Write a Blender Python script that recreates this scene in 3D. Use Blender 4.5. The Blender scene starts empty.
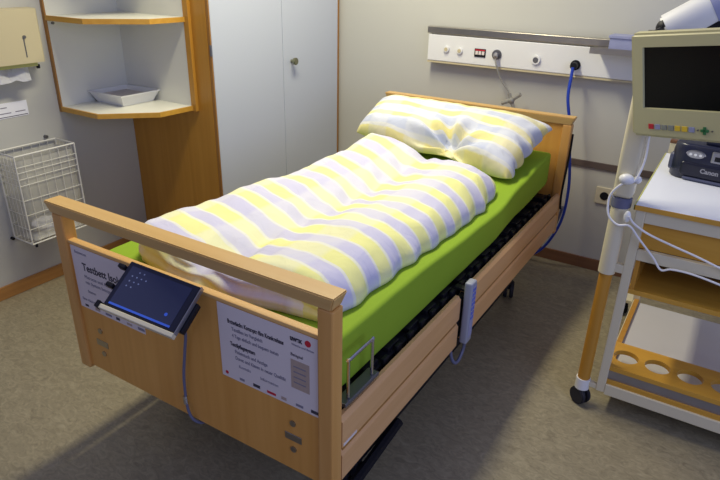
import bpy, bmesh, math, random
from mathutils import Vector, Matrix, Euler, noise
random.seed(7)
scene = bpy.context.scene
C = scene.collection
# ------------------------------------------------------------------ camera
cam_d = bpy.data.cameras.new('camera'); cam = bpy.data.objects.new('camera', cam_d); C.objects.link(cam)
cam.location = (1.6101, -.9095, 1.5); cam.rotation_euler = (1.1431, -.0214, .5592)
cam_d.lens = 603.14/720*36; cam_d.sensor_width = 36; cam_d.clip_start = .02
scene.camera = cam
scene.view_settings.view_transform = 'Standard'; scene.view_settings.look = 'None'
scene.view_settings.exposure = 0.0; scene.view_settings.gamma = 1.0
scene.view_settings.use_curve_mapping = False
# ------------------------------------------------------------------ world and lights
w = bpy.data.worlds.new('world'); scene.world = w; w.use_nodes = True
bg = w.node_tree.nodes['Background']; bg.inputs[0].default_value = (.50, .54, 1.0, 1); bg.inputs[1].default_value = .42
def area(name, loc, target, sx, sy, power, col):
    d = bpy.data.lights.new(name, 'AREA'); d.shape = 'RECTANGLE'; d.size = sx; d.size_y = sy
    d.energy = power; d.color = col
    o = bpy.data.objects.new(name, d); C.objects.link(o); o.location = loc
    o.rotation_euler = (Vector(target)-Vector(loc)).to_track_quat('-Z', 'Y').to_euler()
    return o
l0 = area('ceiling_lamp_light', (.16, 1.15, 2.55), (.16, 1.15, 0), .22, 1.2, 48, (1.0, .93, .70))
l0.rotation_euler = (0, 0, 0)
area('window_daylight', (3.4, -.6, 1.7), (.2, 1.1, .7), 1.6, 1.3, 25, (.52, .62, 1.0))
# ------------------------------------------------------------------ materials
def lin(c):
    return tuple((x/12.92 if x <= .04045 else ((x+.055)/1.055)**2.4) for x in [v/255 for v in c]) + (1,)
def base_mat(name):
    m = bpy.data.materials.new(name); m.use_nodes = True
    nt = m.node_tree; return m, nt, nt.nodes['Principled BSDF']
def plain(name, col, rough=.5, metal=0, var=.05, scale=12, bump=0, spec=.5, alpha=None, emit=None):
    m, nt, b = base_mat(name); N, L = nt.nodes, nt.links
    c = lin(col)
    tc = N.new('ShaderNodeTexCoord'); no = N.new('ShaderNodeTexNoise'); no.inputs['Scale'].default_value = scale; no.inputs['Detail'].default_value = 4
    L.new(tc.outputs['Object'], no.inputs['Vector'])
    mx = N.new('ShaderNodeMix'); mx.data_type = 'RGBA'
    mx.inputs[6].default_value = tuple(x*(1-var) for x in c[:3])+(1,); mx.inputs[7].default_value = tuple(min(1, x*(1+var)) for x in c[:3])+(1,)
    L.new(no.outputs['Fac'], mx.inputs[0]); L.new(mx.outputs[2], b.inputs['Base Color'])
    b.inputs['Roughness'].default_value = rough; b.inputs['Metallic'].default_value = metal
    b.inputs['Specular IOR Level'].default_value = spec
    if bump:
        bp = N.new('ShaderNodeBump'); bp.inputs['Strength'].default_value = bump; bp.inputs['Distance'].default_value = .002
        L.new(no.outputs['Fac'], bp.inputs['Height']); L.new(bp.outputs[0], b.inputs['Normal'])
    if alpha is not None: b.inputs['Alpha'].default_value = alpha
    if emit: b.inputs['Emission Color'].default_value = lin(col); b.inputs['Emission Strength'].default_value = emit
    return m
def wood(name, c1, c2, axis='x', rough=.38):
    m, nt, b = base_mat(name); N, L = nt.nodes, nt.links
    tc = N.new('ShaderNodeTexCoord'); mp = N.new('ShaderNodeMapping')
    s = {'x': (1.2, 26, 26), 'y': (26, 1.2, 26), 'z': (26, 26, 1.2)}[axis]
    mp.inputs['Scale'].default_value = s
    no = N.new('ShaderNodeTexNoise'); no.inputs['Scale'].default_value = 1.6; no.inputs['Detail'].default_value = 5
    L.new(tc.outputs['Object'], mp.inputs[0]); L.new(mp.outputs[0], no.inputs['Vector'])
    cr = N.new('ShaderNodeValToRGB'); cr.color_ramp.elements[0].position = .3; cr.color_ramp.elements[1].position = .7
    cr.color_ramp.elements[0].color = lin(c1); cr.color_ramp.elements[1].color = lin(c2)
    L.new(no.outputs['Fac'], cr.inputs[0]); L.new(cr.outputs[0], b.inputs['Base Color'])
    b.inputs['Roughness'].default_value = rough
    return m
def lino():
    m, nt, b = base_mat('linoleum'); N, L = nt.nodes, nt.links
    tc = N.new('ShaderNodeTexCoord'); mp = N.new('ShaderNodeMapping'); mp.inputs['Rotation'].default_value = (0, 0, .5); mp.inputs['Scale'].default_value = (1, 1.8, 1)
    n1 = N.new('ShaderNodeTexNoise'); n1.inputs['Scale'].default_value = 24; n1.inputs['Detail'].default_value = 9; n1.inputs['Roughness'].default_value = .68; n1.inputs['Distortion'].default_value = 1.6
    L.new(tc.outputs['Object'], mp.inputs[0]); L.new(mp.outputs[0], n1.inputs['Vector'])
    cr = N.new('ShaderNodeValToRGB'); e = cr.color_ramp.elements
    e[0].position = .30; e[0].color = lin((119, 110, 88)); e[1].position = .72; e[1].color = lin((162, 152, 124))
    k = e.new(.5); k.color = lin((141, 131, 105))
    L.new(n1.outputs['Fac'], cr.inputs[0]); L.new(cr.outputs[0], b.inputs['Base Color'])
    b.inputs['Roughness'].default_value = .42
    return m
def checks(name, period, across, cols, off=0.0):
    """woven stripes: bands along uv.y, each softly crossed by bands along uv.x"""
    m, nt, b = base_mat(name); N, L = nt.nodes, nt.links
    uv = N.new('ShaderNodeUVMap'); sp = N.new('ShaderNodeSeparateXYZ')
    no = N.new('ShaderNodeTexNoise'); no.inputs['Scale'].default_value = 5; no.inputs['Detail'].default_value = 2
    L.new(uv.outputs[0], no.inputs['Vector']); L.new(uv.outputs[0], sp.inputs[0])
    def mth(op, a, bb=None, cc=None):
        n = N.new('ShaderNodeMath'); n.operation = op
        for i, v in enumerate((a, bb, cc)):
            if v is None: continue
            if isinstance(v, (int, float)): n.inputs[i].default_value = v
            else: L.new(v, n.inputs[i])
        return n.outputs[0]
    wob = mth('MULTIPLY', mth('SUBTRACT', no.outputs['Fac'], .5), .035)
    v = mth('ADD', sp.outputs['Y'], wob)
    fr = mth('FRACT', mth('DIVIDE', mth('ADD', v, off), period))
    cr = N.new('ShaderNodeValToRGB'); cr.color_ramp.interpolation = 'LINEAR'; el = cr.color_ramp.elements
    n = len(cols); soft = .02; pts = []
    for i, (w_, c) in enumerate(cols):
        a = sum(x[0] for x in cols[:i]); pts.append((a+soft, c)); pts.append((a+w_-soft, c))
    el[0].position = 0; el[0].color = lin(cols[0][1]); el[1].position = pts[0][0]; el[1].color = lin(pts[0][1])
    for p_, c in pts[1:]:
        q = el.new(min(p_, .999)); q.color = lin(c)
    L.new(fr, cr.inputs[0])
    fu = mth('FRACT', mth('DIVIDE', mth('ADD', sp.outputs['X'], across-.04), across))
    st = N.new('ShaderNodeMapRange'); st.interpolation_type = 'SMOOTHSTEP'; st.inputs[1].default_value = .42; st.inputs[2].default_value = .5; st.inputs[3].default_value = 0; st.inputs[4].default_value = .42
    L.new(mth('PINGPONG', fu, .5), st.inputs[0])
    tri = N.new('ShaderNodeMapRange'); tri.inputs[1].default_value = .22; tri.inputs[2].default_value = .28; tri.inputs[4].default_value = .34
    L.new(mth('PINGPONG', fu, .5), tri.inputs[0])
    mx = N.new('ShaderNodeMix'); mx.data_type = 'RGBA'; L.new(tri.outputs[0], mx.inputs[0])
    L.new(cr.outputs[0], mx.inputs[6]); mx.inputs[7].default_value = lin((226, 226, 222)); L.new(mx.outputs[2], b.inputs['Base Color'])
    b.inputs['Roughness'].default_value = .85; b.inputs['Specular IOR Level'].default_value = .2
    b.inputs['Sheen Weight'].default_value = .15
    n2 = N.new('ShaderNodeTexNoise'); n2.inputs['Scale'].default_value = 14; n2.inputs['Detail'].default_value = 3; n2.inputs['Distortion'].default_value = .8
    L.new(uv.outputs[0], n2.inputs['Vector'])
    bp = N.new('ShaderNodeBump'); bp.inputs['Strength'].default_value = .5; bp.inputs['Distance'].default_value = .012
    L.new(n2.outputs['Fac'], bp.inputs['Height']); L.new(bp.outputs[0], b.inputs['Normal'])
    return m
M = {}
M['wall'] = plain('wall_paint', (190, 189, 178), .75, var=.02, scale=3, bump=.05)
M['floor'] = lino()
M['base'] = wood('skirting_wood_shaded', (116, 78, 50), (128, 90, 60), 'x')  # darker than the left skirting: shade along the back wall put into the colour
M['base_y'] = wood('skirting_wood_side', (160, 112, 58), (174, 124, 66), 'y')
M['beech_x'] = wood('beech_crosswise', (204, 164, 98), (212, 174, 108), 'x', .34)
M['beech_y'] = wood('beech_lengthwise', (212, 164, 108), (220, 174, 118), 'y', .36)
M['beech_z'] = wood('beech_upright', (204, 150, 78), (214, 162, 90), 'z', .36)
M['panel'] = wood('beech_panel', (210, 150, 68), (220, 162, 80), 'z', .3)
M['edgeband'] = wood('light_beech_edge', (216, 170, 100), (226, 184, 116), 'x', .35)
M['orange_z'] = wood('honey_wood_upright', (184, 130, 44), (196, 142, 54), 'z', .35)
M['orange_x'] = wood('honey_wood_crosswise', (196, 144, 50), (208, 158, 62), 'x', .35)
M['shelf_shade'] = plain('shelf_shade_brown', (44, 30, 26), .5)  # very dark brown standing in for the shade inside the cart shelf
M['brownedge'] = wood('brown_edge', (150, 104, 44), (168, 120, 58), 'z', .4)
M['white_lam'] = plain('white_laminate', (192, 198, 208), .35, var=.01, scale=2)
M['white_top'] = plain('white_worktop', (240, 243, 250), .35, var=.01, scale=2)
M['white_shelf'] = plain('white_shelf_laminate', (224, 223, 208), .35, var=.01, scale=2)
M['plastic_w'] = plain('white_plastic', (226, 226, 222), .35, var=.02)
M['steel'] = plain('brushed_steel', (176, 170, 156), .3, 1, var=.12, scale=30)
M['chrome'] = plain('chrome', (200, 200, 205), .16, 1, var=.02)
M['dark_steel'] = plain('grey_metal', (120, 120, 124), .4, .8)
M['brass'] = plain('satin_nickel', (140, 140, 118), .35, .8)
M['black'] = plain('black_powder_coat', (22, 22, 28), .5, var=.1, spec=.25)
M['rubber'] = plain('black_rubber', (30, 30, 38), .7)
M['navy'] = plain('dark_blue_plastic', (16, 18, 38), .3)
M['green'] = plain('green_fitted_sheet', (140, 172, 46), .8, var=.04, scale=8, bump=.3, spec=.2)
M['cream'] = plain('cream_plastic', (196, 184, 146), .5, var=.02)
M['cream_metal'] = plain('cream_painted_metal', (212, 203, 172), .4, var=.02)
M['monitor_case'] = plain('beige_case', (190, 184, 138), .45, var=.02)
M['wire'] = plain('white_wire', (222, 220, 206), .4)
M['paper'] = plain('printed_paper', (220, 210, 202), .7, var=.01)
M['ink'] = plain('black_ink', (62, 58, 66), .7)
M['grey_ink'] = plain('grey_ink', (132, 128, 136), .7)
M['red'] = plain('red_ink', (196, 30, 48), .6)
M['tan'] = plain('printed_tan', (176, 156, 138), .7, var=.12, scale=60)
M['bluecloth'] = plain('blue_grey_box', (148, 152, 182), .6, var=.1, scale=30)
M['hose_blue'] = plain('blue_hose', (26, 60, 168), .4)
M['cable_w'] = plain('white_cable', (232, 230, 226), .4)
M['cable_g'] = plain('grey_cable', (98, 100, 122), .4)
M['screen_off'] = plain('dark_screen', (6, 6, 12), .25, var=.1, spec=.12)
M['tablet_scr'] = plain('tablet_screen', (56, 60, 84), .25, var=.12, scale=6, spec=.3)
M['icon'] = plain('tablet_icons', (136, 146, 178), .4)
M['blue_glow'] = plain('tablet_bar', (70, 110, 220), .2)
M['printer'] = plain('printer_black', (28, 32, 54), .28, var=.06)
M['printer_g'] = plain('printer_grey_side', (76, 80, 104), .4)
M['silver'] = plain('silver_plastic', (150, 150, 156), .3, .7, var=.15, scale=14)
M['blue_btn'] = plain('blue_keys', (70, 96, 200), .4)
M['handset'] = plain('grey_handset', (150, 154, 166), .45)
M['wire_bag'] = plain('clear_liner', (206, 204, 192), .4, alpha=.5)
M['clear'] = plain('clear_tubing', (160, 158, 148), .25, alpha=.7)
M['towel'] = plain('paper_towel', (236, 236, 238), .9)
M['tray_fill'] = plain('tray_contents', (196, 188, 186), .8, var=.25, scale=60)
M['yellow'] = plain('yellow_key', (226, 190, 50), .5)
M['green_k'] = plain('green_key', (40, 110, 60), .5)
M['greenyellow'] = plain('lime_edge', (190, 190, 110), .5)
M['gloss'] = plain('glossy_grey_white', (205, 202, 198), .12, var=.02)
M['duvet'] = checks('striped_duvet_cover', .148, .26, [(.43, (233, 232, 152)), (.08, (230, 230, 206)), (.42, (200, 198, 218)), (.07, (226, 226, 210))], 0.0)
M['pillow'] = checks('checked_pillow_cover', .150, .22, [(.36, (232, 222, 150)), (.12, (222, 222, 214)), (.40, (194, 200, 216)), (.12, (220, 220, 216))], .02)
# ------------------------------------------------------------------ building helpers
ORG = {}
def mk(name, bm, mat, parent=None, smooth=False, mats=None):
    o0 = ORG.get(parent.name, Vector((0, 0, 0))) if parent else Vector((0, 0, 0))
    if o0.length: bmesh.ops.translate(bm, verts=bm.verts, vec=-o0)
    me = bpy.data.meshes.new(name); bm.normal_update(); bm.to_mesh(me); bm.free()
    o = bpy.data.objects.new(name, me); C.objects.link(o)
    for mm in (mats or [mat]): me.materials.append(mm)
    if smooth:
        for p in me.polygons: p.use_smooth = True
    if parent: o.parent = parent; ORG[o.name] = o0
    return o
def thing(name, label, cat, loc=(0, 0, 0), rot=(0, 0, 0), group=None, local=False):
    o = bpy.data.objects.new(name, None); C.objects.link(o); o.location = loc; o.rotation_euler = rot
    o.empty_display_size = .05
    ORG[o.name] = Vector((0, 0, 0)) if local else Vector(loc)
    o['label'] = label; o['category'] = cat
    if group: o['group'] = group
    return o
def tag(o, label, cat, group=None):
    o['label'] = label; o['category'] = cat
    if group: o['group'] = group
    return o
def struct(o): o['kind'] = 'structure'; return o
class B:
    def __init__(s): s.bm = bmesh.new()
    def box(s, x0, x1, y0, y1, z0, z1, bev=0, seg=2):
        t = bmesh.new(); bmesh.ops.create_cube(t, size=1)
        for v in t.verts:
            v.co = Vector(((x0+x1)/2+v.co.x*(x1-x0), (y0+y1)/2+v.co.y*(y1-y0), (z0+z1)/2+v.co.z*(z1-z0)))
        if bev: bmesh.ops.bevel(t, geom=list(t.edges), offset=bev, segments=seg, profile=.5, affect='EDGES')
        s.join(t); return s
    def join(s, t, mtx=None):
        if mtx is not None: bmesh.ops.transform(t, matrix=mtx, verts=t.verts)
        me = bpy.data.meshes.new('t'); t.to_mesh(me); t.free(); s.bm.from_mesh(me); bpy.data.meshes.remove(me)
    def cyl(s, p0, p1, r, r2=None, n=20, bev=0):
        p0, p1 = Vector(p0), Vector(p1); t = bmesh.new(); d = p1-p0
        bmesh.ops.create_cone(t, cap_ends=True, segments=n, radius1=r, radius2=r if r2 is None else r2, depth=d.length)
        if bev: bmesh.ops.bevel(t, geom=[e for e in t.edges if all(len(f.verts) > 4 or True for f in e.link_faces) and any(len(f.verts) > 4 for f in e.link_faces)], offset=bev, segments=2, affect='EDGES')
        q = Vector((0, 0, 1)).rotation_difference(d.normalized()).to_matrix().to_4x4()
        s.join(t, Matrix.Translation((p0+p1)/2) @ q); return s
    def ball(s, c, r, sc=(1, 1, 1)):
        t = bmesh.new(); bmesh.ops.create_uvsphere(t, u_segments=16, v_segments=10, radius=r)
        s.join(t, Matrix.Translation(c) @ Matrix.Diagonal((*sc, 1))); return s
    def prism(s, poly, z0, z1):
        """poly: xy list"""
        t = bmesh.new(); a = [t.verts.new((x, y, z0)) for x, y in poly]; b = [t.verts.new((x, y, z1)) for x, y in poly]
        n = len(poly); t.faces.new(a[::-1]); t.faces.new(b)
        for i in range(n): t.faces.new((a[i], a[(i+1) % n], b[(i+1) % n], b[i]))
        bmesh.ops.recalc_face_normals(t, faces=t.faces); s.join(t); return s
    def tube(s, pts, r, n=8, closed=False):
        pts = [Vector(p) for p in pts]; t = bmesh.new(); rings = []
        up = None
        for i, p in enumerate(pts):
            if closed: d = pts[(i+1) % len(pts)]-pts[i-1]
            else: d = (pts[min(i+1, len(pts)-1)]-pts[max(i-1, 0)])
            d.normalize()
            if up is None:
                up = Vector((0, 0, 1)) if abs(d.z) < .9 else Vector((1, 0, 0))
            a = d.cross(up)
            if a.length < 1e-4: a = d.cross(Vector((.3, 1, .2)))
            a.normalize(); b = a.cross(d).normalized(); up = b
            rings.append([t.verts.new(p+r*(math.cos(2*math.pi*k/n)*a+math.sin(2*math.pi*k/n)*b)) for k in range(n)])
        m = len(rings)
        for i in range(m if closed else m-1):
            A, Bq = rings[i], rings[(i+1) % m]
            for k in range(n): t.faces.new((A[k], A[(k+1) % n], Bq[(k+1) % n], Bq[k]))
        if not closed: t.faces.new(rings[0][::-1]); t.faces.new(rings[-1])
        bmesh.ops.recalc_face_normals(t, faces=t.faces); s.join(t); return s
    def go(s, name, mat, parent=None, smooth=False, mats=None): return mk(name, s.bm, mat, parent, smooth, mats)
def spline(pts, k=10):
    pts = [Vector(p) for p in pts]; out = []
    P = [2*pts[0]-pts[1]]+pts+[2*pts[-1]-pts[-2]]
    for i in range(1, len(P)-2):
        for j in range(k):
            t = j/k; a, b, c, d = P[i-1], P[i], P[i+1], P[i+2]
            out.append(.5*((2*b)+(c-a)*t+(2*a-5*b+4*c-d)*t*t+(3*b-a-3*c+d)*t**3))
    out.append(pts[-1]); return out
def smooth_shade(o, ang=40):
    for p in o.data.polygons: p.use_smooth = True
    o.data.set_sharp_from_angle(angle=math.radians(ang)); return o
def text(name, s, size, mat, parent, loc, rot, wide=1.0, bold=0.0, align='LEFT'):
    cu = bpy.data.curves.new(name, 'FONT'); cu.body = s; cu.size = size; cu.align_x = align; cu.extrude = .0003; cu.offset = bold
    tmp = bpy.data.objects.new('tmp', cu); C.objects.link(tmp)
    dg = bpy.context.evaluated_depsgraph_get(); me = bpy.data.meshes.new_from_object(tmp.evaluated_get(dg))
    bpy.data.objects.remove(tmp); me.name = name
    mt = Matrix.Translation(loc) @ Euler(rot).to_matrix().to_4x4() @ Matrix.Diagonal((wide, 1, 1, 1))
    me.transform(mt)
    if parent and ORG.get(parent.name): me.transform(Matrix.Translation(-ORG[parent.name]))
    me.materials.clear(); me.materials.append(mat)
    o = bpy.data.objects.new(name, me); C.objects.link(o)
    if parent: o.parent = parent
    return o
sm = smooth_shade
# ------------------------------------------------------------------ the room
XL, YB = -1.157, 2.298
struct(B().box(XL-.1, 3.6, -2.2, YB+.1, -.1, 0).go('floor', M['floor']))
struct(B().box(XL-.1, 3.6, YB, YB+.1, 0, 2.6).go('wall_back', M['wall']))
struct(B().box(XL-.1, XL, -2.2, YB, 0, 2.6).go('wall_left', M['wall']))
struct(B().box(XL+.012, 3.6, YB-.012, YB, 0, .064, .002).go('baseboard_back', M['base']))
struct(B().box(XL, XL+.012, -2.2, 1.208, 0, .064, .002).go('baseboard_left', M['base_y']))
# wall protection strip behind the bed and the cart
struct(B().box(.62, 3.6, YB-.010, YB, .566, .600, .002).go('trim_1', plain('brown_rail', (92, 80, 74), .5)))

# ------------------------------------------------------------------ wardrobe
t = thing('wardrobe', 'tall built-in wardrobe with two white doors and a honey wood side panel', 'wardrobe', (-.85, 1.75, 0))
B().box(XL+.002, -.552, 1.232, YB-.014, .08, 2.3).go('carcass', M['white_lam'], t)
B().box(XL+.002, -.56, 1.24, YB-.014, 0, .08).go('plinth', M['brownedge'], t)
B().box(XL+.002, -.548, 1.21, 1.232, 0.0, 2.3).go('side_panel', M['orange_z'], t)
B().box(-.548, -.530, 1.212, 1.2185, .0, 2.3).go('edge_strip', M['brownedge'], t)
B().box(-.552, -.528, YB-.026, YB-.014, .0, 2.3).go('edge_strip', M['brownedge'], t)
d1 = B().box(-.550, -.530, 1.221, 1.742, .085, 2.295, .0015).go('door', M['white_lam'], t)
d2 = B().box(-.550, -.530, 1.746, YB-.028, .085, 2.295, .0015).go('door', M['white_lam'], t)
k = B(); k.cyl((-.53, 1.815, 1.010), (-.512, 1.815, 1.010), .009); k.cyl((-.512, 1.815, 1.010), (-.494, 1.815, 1.010), .018, .020, bev=.003)
sm(k.go('knob', M['brass'], d2))
for z in (1.12, .35): B().cyl((-.532, 1.2135, z-.025), (-.532, 1.2135, z+.025), .006).go('hinge', M['dark_steel'], t)

# ------------------------------------------------------------------ corner shelf
t = thing('corner_shelf', 'white open corner shelf with honey wood edges hung between wall and wardrobe', 'shelf', (XL, 1.21, .83))
B().box(XL, XL+.018, .806, 1.208, .826, 1.95).go('back_panel', M['white_shelf'], t)
B().box(XL+.018, -.672, 1.192, 1.208, .826, 1.95).go('back_panel', M['white_shelf'], t)
B().box(XL, XL+.019, .798, .806, .824, 1.95).go('edge_strip', M['brownedge'], t)
B().box(-.672, -.640, 1.190, 1.2095, .824, 1.95, .001).go('edge_strip', M['orange_z'], t)
def poly_shelf(z):
    inner = [(XL+.018, 1.192), (XL+.018, .808), (-.872, .808), (-.682, .998), (-.672, 1.192)]
    sh = B().prism(inner, z-.020, z).go('shelf_board', M['white_shelf'], t)
    o_ = [(XL+.018, .808), (-.872, .808), (-.682, .998), (-.672, 1.192)]
    p_ = [(XL+.018, .798), (-.868, .798), (-.672, .994), (-.662, 1.192)]
    B().prism(p_+o_[::-1], z-.021, z+.001).go('edge_band', M['orange_x'], sh)
for z in (.848, 1.262, 1.66): poly_shelf(z)
B().cyl((XL+.018, .83, 1.228), (XL+.026, .83, 1.228), .006).go('screw_cap', M['dark_steel'], t)
B().cyl((-.72, 1.05, 1.236), (-.72, 1.05, 1.242), .006).go('screw_cap', M['dark_steel'], t)
# tray on the shelf
t = thing('plastic_tray', 'white tapered plastic tray standing on the corner shelf', 'tray', (-1.02, 1.08, .849))
def frustum(x0, x1, y0, y1, z0, z1, ins, thick):
    bm = bmesh.new()
    def ring(ix, z): return [bm.verts.new(p) for p in ((x0+ix, y0+ix, z), (x1-ix, y0+ix, z), (x1-ix, y1-ix, z), (x0+ix, y1-ix, z))]
    a = ring(ins, z0); b_ = ring(0, z1); b2 = ring(-.006, z1+.001); b3 = ring(-.006, z1+.005); c = ring(.003, z1+.005); d = ring(ins+thick, z0+thick)
    R_ = [a, b_, b2, b3, c, d]
    for p, q in zip(R_, R_[1:]):
        for i in range(4): bm.faces.new((p[i], p[(i+1) % 4], q[(i+1) % 4], q[i]))
    bm.faces.new(a[::-1]); bm.faces.new(d); bmesh.ops.recalc_face_normals(bm, faces=bm.faces); return bm
mk('tray_body', frustum(-1.130, -.888, .955, 1.182, .849, .899, .024, .003), M['plastic_w'], t)
B().box(-1.101, -.917, .984, 1.153, .8525, .888, .004).go('tray_contents', M['tray_fill'], t)

# ------------------------------------------------------------------ towel dispenser on the left wall
t = thing('towel_dispenser', 'beige paper towel dispenser on the left wall beside the corner shelf', 'dispenser', (XL, .56, 1.07))
B().prism([(XL+.001, .35), (-1.052, .35), (-1.052, .706), (-1.07, .72), (XL+.001, .735)], 1.078, 1.300).go('cabinet', M['cream'], t)
B().prism([(XL+.001, .36), (-1.065, .36), (-1.065, .68), (XL+.001, .715)], 1.062, 1.078).go('base_plate', M['greenyellow'], t)
B().box(-1.0525, -1.0505, .628, .633, 1.104, 1.185, .0005).go('sight_slot', M['dark_steel'], t)
B().cyl((-1.0525, .634, 1.188), (-1.047, .634, 1.188), .007).go('lock', M['dark_steel'], t)
B().cyl((-1.10, .70, 1.045), (-1.10, .70, 1.062), .008).go('foot_pin', M['black'], t)
bm = bmesh.new(); g = []
for i in range(13):
    row = []
    for j in range(5):
        y = .38+i*.0225; z = 1.062-j*(.030+.022*abs(math.sin(i*.7)))*.45
        row.append(bm.verts.new((-1.10+.010*math.sin(i*1.3)+j*.004, y, max(z, 1.0))))
    g.append(row)
for i in range(12):
    for j in range(4): bm.faces.new((g[i][j], g[i+1][j], g[i+1][j+1], g[i][j+1]))
bmesh.ops.solidify(bm, geom=bm.faces, thickness=.003)
mk('towel_sheet', bm, M['towel'], t)
t = thing('wall_notice', 'small white printed notice on the left wall under the towel dispenser', 'notice', (XL, .56, .84))
B().box(XL, XL+.002, .40, .645, .838, .905).go('sheet', M['towel'], t)
k = B(); k.box(XL+.002, XL+.0026, .42, .64, .842, .845); k.go('ruled_line', M['ink'], t)
k = B()
for y0, y1, z in ((.50, .565, .858), (.585, .632, .859), (.52, .55, .883), (.42, .49, .858)): k.box(XL+.002, XL+.0026, y0, y1, z, z+.004)
k.go('printed_lines', M['grey_ink'], t)

# ------------------------------------------------------------------ wire basket
t = thing('wire_waste_basket', 'white wire waste basket with a clear liner hung on the left wall', 'basket', (XL+.08, .60, .29))
x0, x1, y0, y1, z0, z1 = XL+.012, -1.0, .450, .742, .287, .705
k = B()
def ringrect(z, r, ins=0): k.tube([(x0+ins, y0+ins, z), (x1-ins, y0+ins, z), (x1-ins, y1-ins, z), (x0+ins, y1-ins, z)], r, 6, True)
k.go_ = None
k = B(); k.tube([(x0, y0, z1), (x1, y0, z1), (x1, y1, z1), (x0, y1, z1)], .0042, 6, True); k.tube([(x0, y0, z0), (x1, y0, z0), (x1, y1, z0), (x0, y1, z0)], .004, 6, True)
for x, y in ((x0, y0), (x1, y0), (x1, y1), (x0, y1)): k.tube([(x, y, z0), (x, y, z1)], .0036, 6)
k.go('frame', M['wire'], t)
k = B()
for z in (.36, .43, .50, .57, .60, .63, .655): k.tube([(x0, y0, z), (x1, y0, z), (x1, y1, z), (x0, y1, z)], .0017, 5, True)
for i in range(1, 7):
    y = y0+(y1-y0)*i/7; k.tube([(x1, y, z1), (x1, y, z0), (x0, y, z0), (x0, y, z1)], .0012, 5)
for i in range(1, 5):
    x = x0+(x1-x0)*i/5; k.tube([(x, y0, z1), (x, y0, z0), (x, y1, z0), (x, y1, z1)], .0012, 5)
k.go('wire_mesh', M['wire'], t)
bm = bmesh.new(); cols = []
per = [(x0+.006, y0+.006), (x1-.006, y0+.006), (x1-.006, y1-.006), (x0+.006, y1-.006)]
pts = []
for a, b_ in zip(per, per[1:]+per[:1]):
    for s_ in range(8): pts.append((a[0]+(b_[0]-a[0])*s_/8, a[1]+(b_[1]-a[1])*s_/8))
for zi in range(9):
    z = z0+.006+(z1-.03-z0)*zi/8
    row = []
    for i, (x, y) in enumerate(pts):
        n_ = noise.noise(Vector((x*18, y*18, z*14)))*.012; cx_, cy_ = (x0+x1)/2, (y0+y1)/2
        f = 1-abs(n_)*5-.10*(zi/8 < .3)
        row.append(bm.verts.new((cx_+(x-cx_)*f, cy_+(y-cy_)*f, z)))
    cols.append(row)
for a, b_ in zip(cols, cols[1:]):
    for i in range(len(pts)): bm.faces.new((a[i], a[(i+1) % len(pts)], b_[(i+1) % len(pts)], b_[i]))
bm.faces.new(cols[0])
mk('liner_bag', bm, M['wire_bag'], t, True)
k = B()
for y, z in ((.47, .285), (.45, .30)): pass
B().cyl((XL, .70, .722), (XL+.016, .70, .722), .008).go('hook', M['dark_steel'], t)
B().cyl((XL, .44, .285), (XL+.018, .44, .285), .007).go('hook', M['black'], t)
B().cyl((-1.0, .466, .270), (-1.0, .466, .287), .006).go('foot_pin', M['black'], t)
# crumpled paper in the basket
bm = bmesh.new(); bmesh.ops.create_icosphere(bm, subdivisions=3, radius=.06)
for v in bm.verts: v.co *= 1+.5*noise.noise(v.co*30); v.co.z *= .5
bmesh.ops.translate(bm, verts=bm.verts, vec=(-1.075, .59, .335))
tag(mk('crumpled_paper', bm, M['towel'], None), 'crumpled white paper lying in the wire waste basket', 'paper')

# ------------------------------------------------------------------ medical supply rail on the back wall
t = thing('medical_supply_rail', 'long white medical supply rail with steel top strip on the back wall', 'wall panel', (.08, YB, 1.03))
yf = 2.240
body = B().box(.092, 3.0, yf, YB, 1.028, 1.166, .004).go('housing', M['plastic_w'], t)
B().box(.092, 3.0, yf+.002, YB, 1.018, 1.027).go('base_strip', M['cream'], t)
B().box(.086, 3.0, yf-.004, YB-.02, 1.172, 1.206, .002).go('steel_strip', M['steel'], t)
def socket(x, z, r, name='socket', mat='plastic_w', hole=True):
    s_ = sm(B().cyl((x, yf+.001, z), (x, yf-.010, z), r, r*.94, 24, .002).go(name, M[mat], t))
    if hole: sm(B().cyl((x, yf-.0102, z), (x, yf-.0115, z), r*.55, n=20).go('socket_insert', M['cream' if hole is True else hole], s_))
    return s_
socket(.205, 1.094, .018); socket(.283, 1.092, .018)
d = B().box(.368, .430, yf-.004, yf, 1.070, 1.112, .001).go('alarm_panel', M['black'], t)
for i in range(3): B().box(.374+i*.018, .388+i*.018, yf-.0052, yf-.004, 1.082, 1.100).go('alarm_lamp', M['paper'], d)
B().box(.372, .427, yf-.005, yf-.004, 1.102, 1.108).go('alarm_strip', M['red'], d)
socket(.492, 1.090, .026, 'gas_outlet', 'dark_steel', 'chrome')
socket(.700, 1.083, .025, 'gas_outlet', 'plastic_w', 'dark_steel')
socket(.897, 1.076, .025, 'gas_outlet', 'black', 'dark_steel')
# suction connector with clear tube
t = thing('suction_connector', 'clear plastic tubing with a cross connector hanging from the supply rail', 'tubing', (.50, yf-.02, .86))
sm(B().cyl((.492, yf-.012, 1.090), (.500, yf-.045, 1.080), .014, .010, bev=.002).go('plug', M['silver'], t))
B().tube(spline([(.500, yf-.042, 1.075), (.512, yf-.045, 1.04), (.54, yf-.03, .97), (.580, yf-.02, .92), (.592, yf-.02, .895)], 8), .0045).go('tube', M['clear'], t)
k = B(); k.tube([(.555, yf-.02, .850), (.605, yf-.02, .872), (.650, yf-.02, .908)], .011); k.tube([(.590, yf-.02, .905), (.606, yf-.02, .865), (.628, yf-.02, .822)], .010)
k.ball((.605, yf-.02, .870), .018)
k.go('cross_connector', M['clear'], t)
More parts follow.
